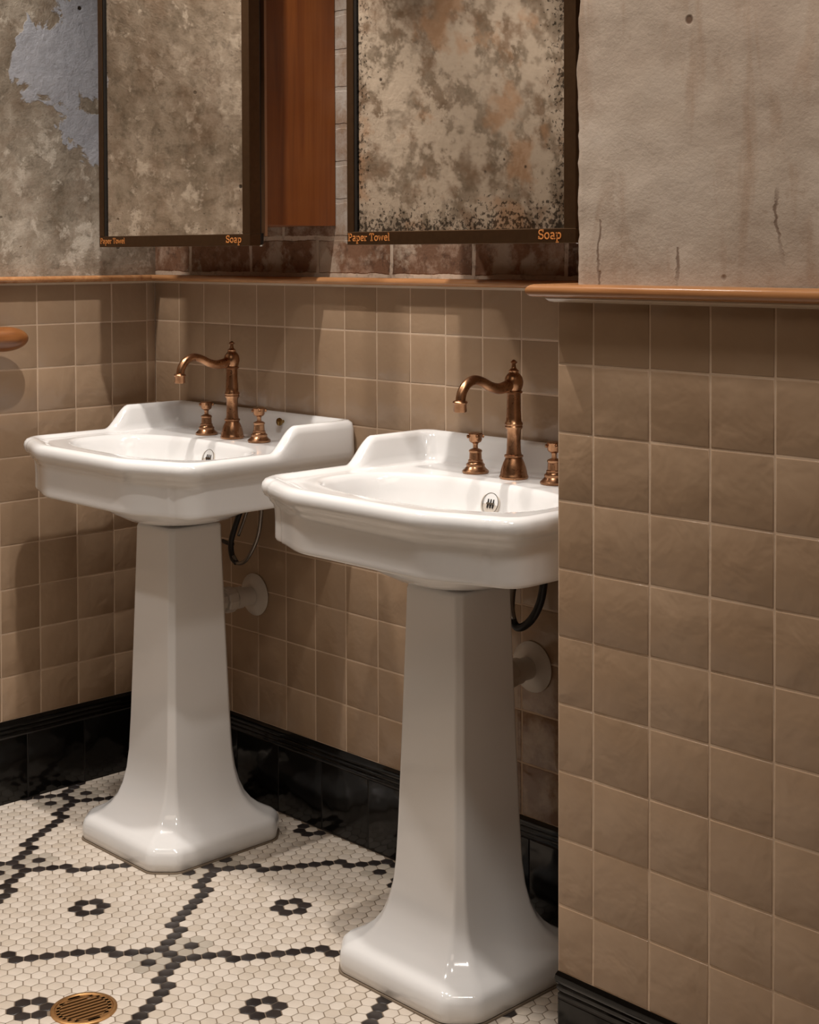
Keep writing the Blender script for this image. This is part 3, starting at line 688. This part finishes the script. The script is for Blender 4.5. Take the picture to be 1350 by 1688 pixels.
# ------------------------------------------------------------------ mirror cabinets
MT = 2.30
def cabinet(x0, x1, label, mirmat, texts):
    cx = (x0+x1)/2; z0 = 1.268
    t = thing('mirror_cabinet', label, 'mirror cabinet', (cx, 0, z0), 'mirror cabinets above the sinks')
    hw = (x1-x0)/2
    bx0, bx1 = -hw+0.045, hw-0.045
    b = MB(); ym = -0.180; th = 0.021
    b.box((bx0, ym, 0.043), (bx0+th, 0.004, MT-z0)); b.box((bx1-th, ym, 0.043), (bx1, 0.004, MT-z0))
    b.box((bx0+th, ym, 0.043), (bx1-th, 0.004, 0.061)); b.box((bx0+th, ym, MT-z0-0.02), (bx1-th, 0.004, MT-z0))
    b.build('wooden_case', M['cherry'], t)['label'] = 'red-brown wooden side'
    b = MB(); b.box((bx1-th, ym-0.006, 0.020), (bx1+0.0005, ym, MT-z0)); b.box((bx0-0.0005, ym-0.006, 0.020), (bx0+th, ym, MT-z0)); b.build('edge_lipping', M['lip'], t)
    b = MB(); b.box((bx1-0.014, ym-0.012, 0.004), (bx1-0.004, ym-0.0065, 0.026)); bk = b.build('bracket', M['darkmetal'], t)
    b = MB(); b.lathe([(0.0045, 0.0), (0.005, -0.003), (0.002, -0.005)], (bx1-0.009, ym-0.009, 0.004), 14); b.build('screw', M['chrome'], bk, True)
    # black inner carcass of the door and soap / towel housing
    b = MB(); b.box((bx0+0.0, ym-0.050, 0.006), (bx1-0.004, ym-0.0125, MT-z0)); b.build('door_backing', M['darkmetal'], t)
    # metal frame: deep flat bars
    fw = 0.0185; yb, yf = -0.2330, -0.2600; top = MT-z0; bar = 0.024
    b = MB()
    b.box((-hw, yf, 0), (hw, yb, bar)); b.box((-hw, yf, bar), (-hw+fw, yb, top)); b.box((hw-fw-0.006, yf, bar), (hw, yb, top)); b.box((-hw+fw, yf, top-fw), (hw-fw-0.006, yb, top))
    fr = b.build('frame', M['bronze'], t); bevel(fr, 0.0012, 2)
    # dark rebate on the left
    b = MB(); b.box((-hw+fw, yf+0.002, bar), (-hw+fw+0.0065, yb, top-fw)); b.build('rebate', M['darkmetal'], t)
    b = MB(); b.box((-hw+fw+0.0065, yf+0.005, 0), (hw-fw-0.006, yf+0.009, top-bar-fw)); g = b.build('mirror_glass', mirmat, t); g.location = (0, 0, bar)
    for txt, a, c, hh, zz in texts: lettering(txt, a-cx, zz, c-cx, hh, 'lettering', fr, yf-0.0002)
    return t
cabinet(0.164, 0.7125, 'bronze-framed mirror cabinet with red-brown wooden side, above the sink nearest the corner', M['mir1'],
        [('Paper Towel', 0.168, 0.268, 0.0125, 0.0075), ('Soap', 0.634, 0.686, 0.0150, 0.0065)])
cabinet(1.003, 1.548, 'bronze-framed mirror cabinet with black-speckled glass, above the partly hidden sink', M['mir2'],
        [('Paper Towel', 1.006, 1.119, 0.0140, 0.0070), ('Soap', 1.470, 1.520, 0.0160, 0.0065)])

# ------------------------------------------------------------------ grab rail on the left wall
t = thing('grab_rail', 'brown wooden grab rail end on the left tiled wall', 'grab rail', (0.055, -0.8, 1.064))
P = []; Rr = []
for k in range(13):
    a = PI/2*k/12; P.append((0, 0.42-0.060*(1-math.sin(a))+0.0, 0)); Rr.append(0.0285*math.cos(PI/2-a+0) if k else 0.0006)
P = [(0, 0.42-0.06*(1-math.cos(PI/2*k/12)), 0) for k in range(13)]; Rr = [max(0.0006, 0.0280*math.sin(PI/2*k/12)) for k in range(13)]
P.append((0, -0.55, 0)); Rr.append(0.0280)
b = MB(); b.tube(P, Rr, 28); b.build('wooden_bar', mat_wood('dark_oak', [(0.3, rgb(92,54,26)), (0.5, rgb(132,82,44)), (0.7, rgb(150,100,58))], 'y', 1.0, 0.3), t, True, 60)
for yy in (-0.45, 0.20):
    b = MB(); b.lathe([(0.026, -0.055), (0.026, -0.050), (0.010, -0.048), (0.009, -0.02)], (0, yy, 0), 24, 'x'); b.build('bracket', M['oldbrass'], t, True, 40)

# ------------------------------------------------------------------ floor drain
t = thing('floor_drain', 'round slotted brass drain set in the hexagon floor', 'floor drain', (DRAIN[0], DRAIN[1], 0.0))
b = MB(); b.lathe([(0.0545, -0.001), (0.0545, 0.0022), (0.0520, 0.0034), (0.0485, 0.0034), (0.0470, 0.0018), (0.0455, 0.0018)], (0,0,0), 56, cap0=False, cap1=False); b.build('rim', M['oldbrass'], t, True, 35)
b = MB(); R0 = 0.046; A = math.radians(81); pitch = 0.0094
prev = None
d = Vector((math.cos(A), math.sin(A))); nn = Vector((-d.y, d.x))
for k in range(-5, 6):
    o = (k+0.5)*pitch; hw_ = 0.0025
    if abs(o)+hw_ < R0:
        L = math.sqrt(R0*R0-(abs(o)+hw_)**2)
        c0 = [nn*(o-hw_)-d*L, nn*(o-hw_)+d*L, nn*(o+hw_)+d*L, nn*(o+hw_)-d*L]
        b.add([(q.x, q.y, -0.003) for q in c0]+[(q.x, q.y, 0.0022) for q in c0], [(0,3,2,1),(4,5,6,7),(0,1,5,4),(1,2,6,5),(2,3,7,6),(3,0,4,7)])
b.lathe([(0.0462, -0.003), (0.0462, 0.0022), (0.0395, 0.0022), (0.0395, -0.003)], (0,0,0), 56, cap0=False, cap1=False)
gr = b.build('grate', M['oldbrass'], t)
b = MB(); b.lathe([(0.0455, -0.0008), (0.001, -0.0006)], (0,0,0), 40, cap0=False, cap1=True); b.build('sump', M['darkmetal'], t)

# ------------------------------------------------------------------ ceiling downlight fittings (above the frame), one of them for the added left-wall spot
DL = dict(ceiling_spot_gap='round ceiling downlight over the gap between the mirror cabinets', ceiling_spot_left='round ceiling downlight nearest the peeling left wall',
          ceiling_spot_right='round ceiling downlight over the partly hidden sink', ceiling_spot_nib='round ceiling downlight in front of the projecting tiled wall', fill_spot_left_wall='round ceiling downlight added to brighten the left wall')
for _, (x, y), _q, _w, _a, _r in LAMPS:
    b = MB(); b.lathe([(0.060, 0.0), (0.060, -0.006), (0.048, -0.010), (0.045, -0.004), (0.045, 0.0)], (x, y, CEIL), 32, cap0=False, cap1=False)
    o = b.build('downlight', M['chrome'], None, True, 40); o['label'] = DL[_]; o['category'] = 'downlight'; o['group'] = 'ceiling downlights'
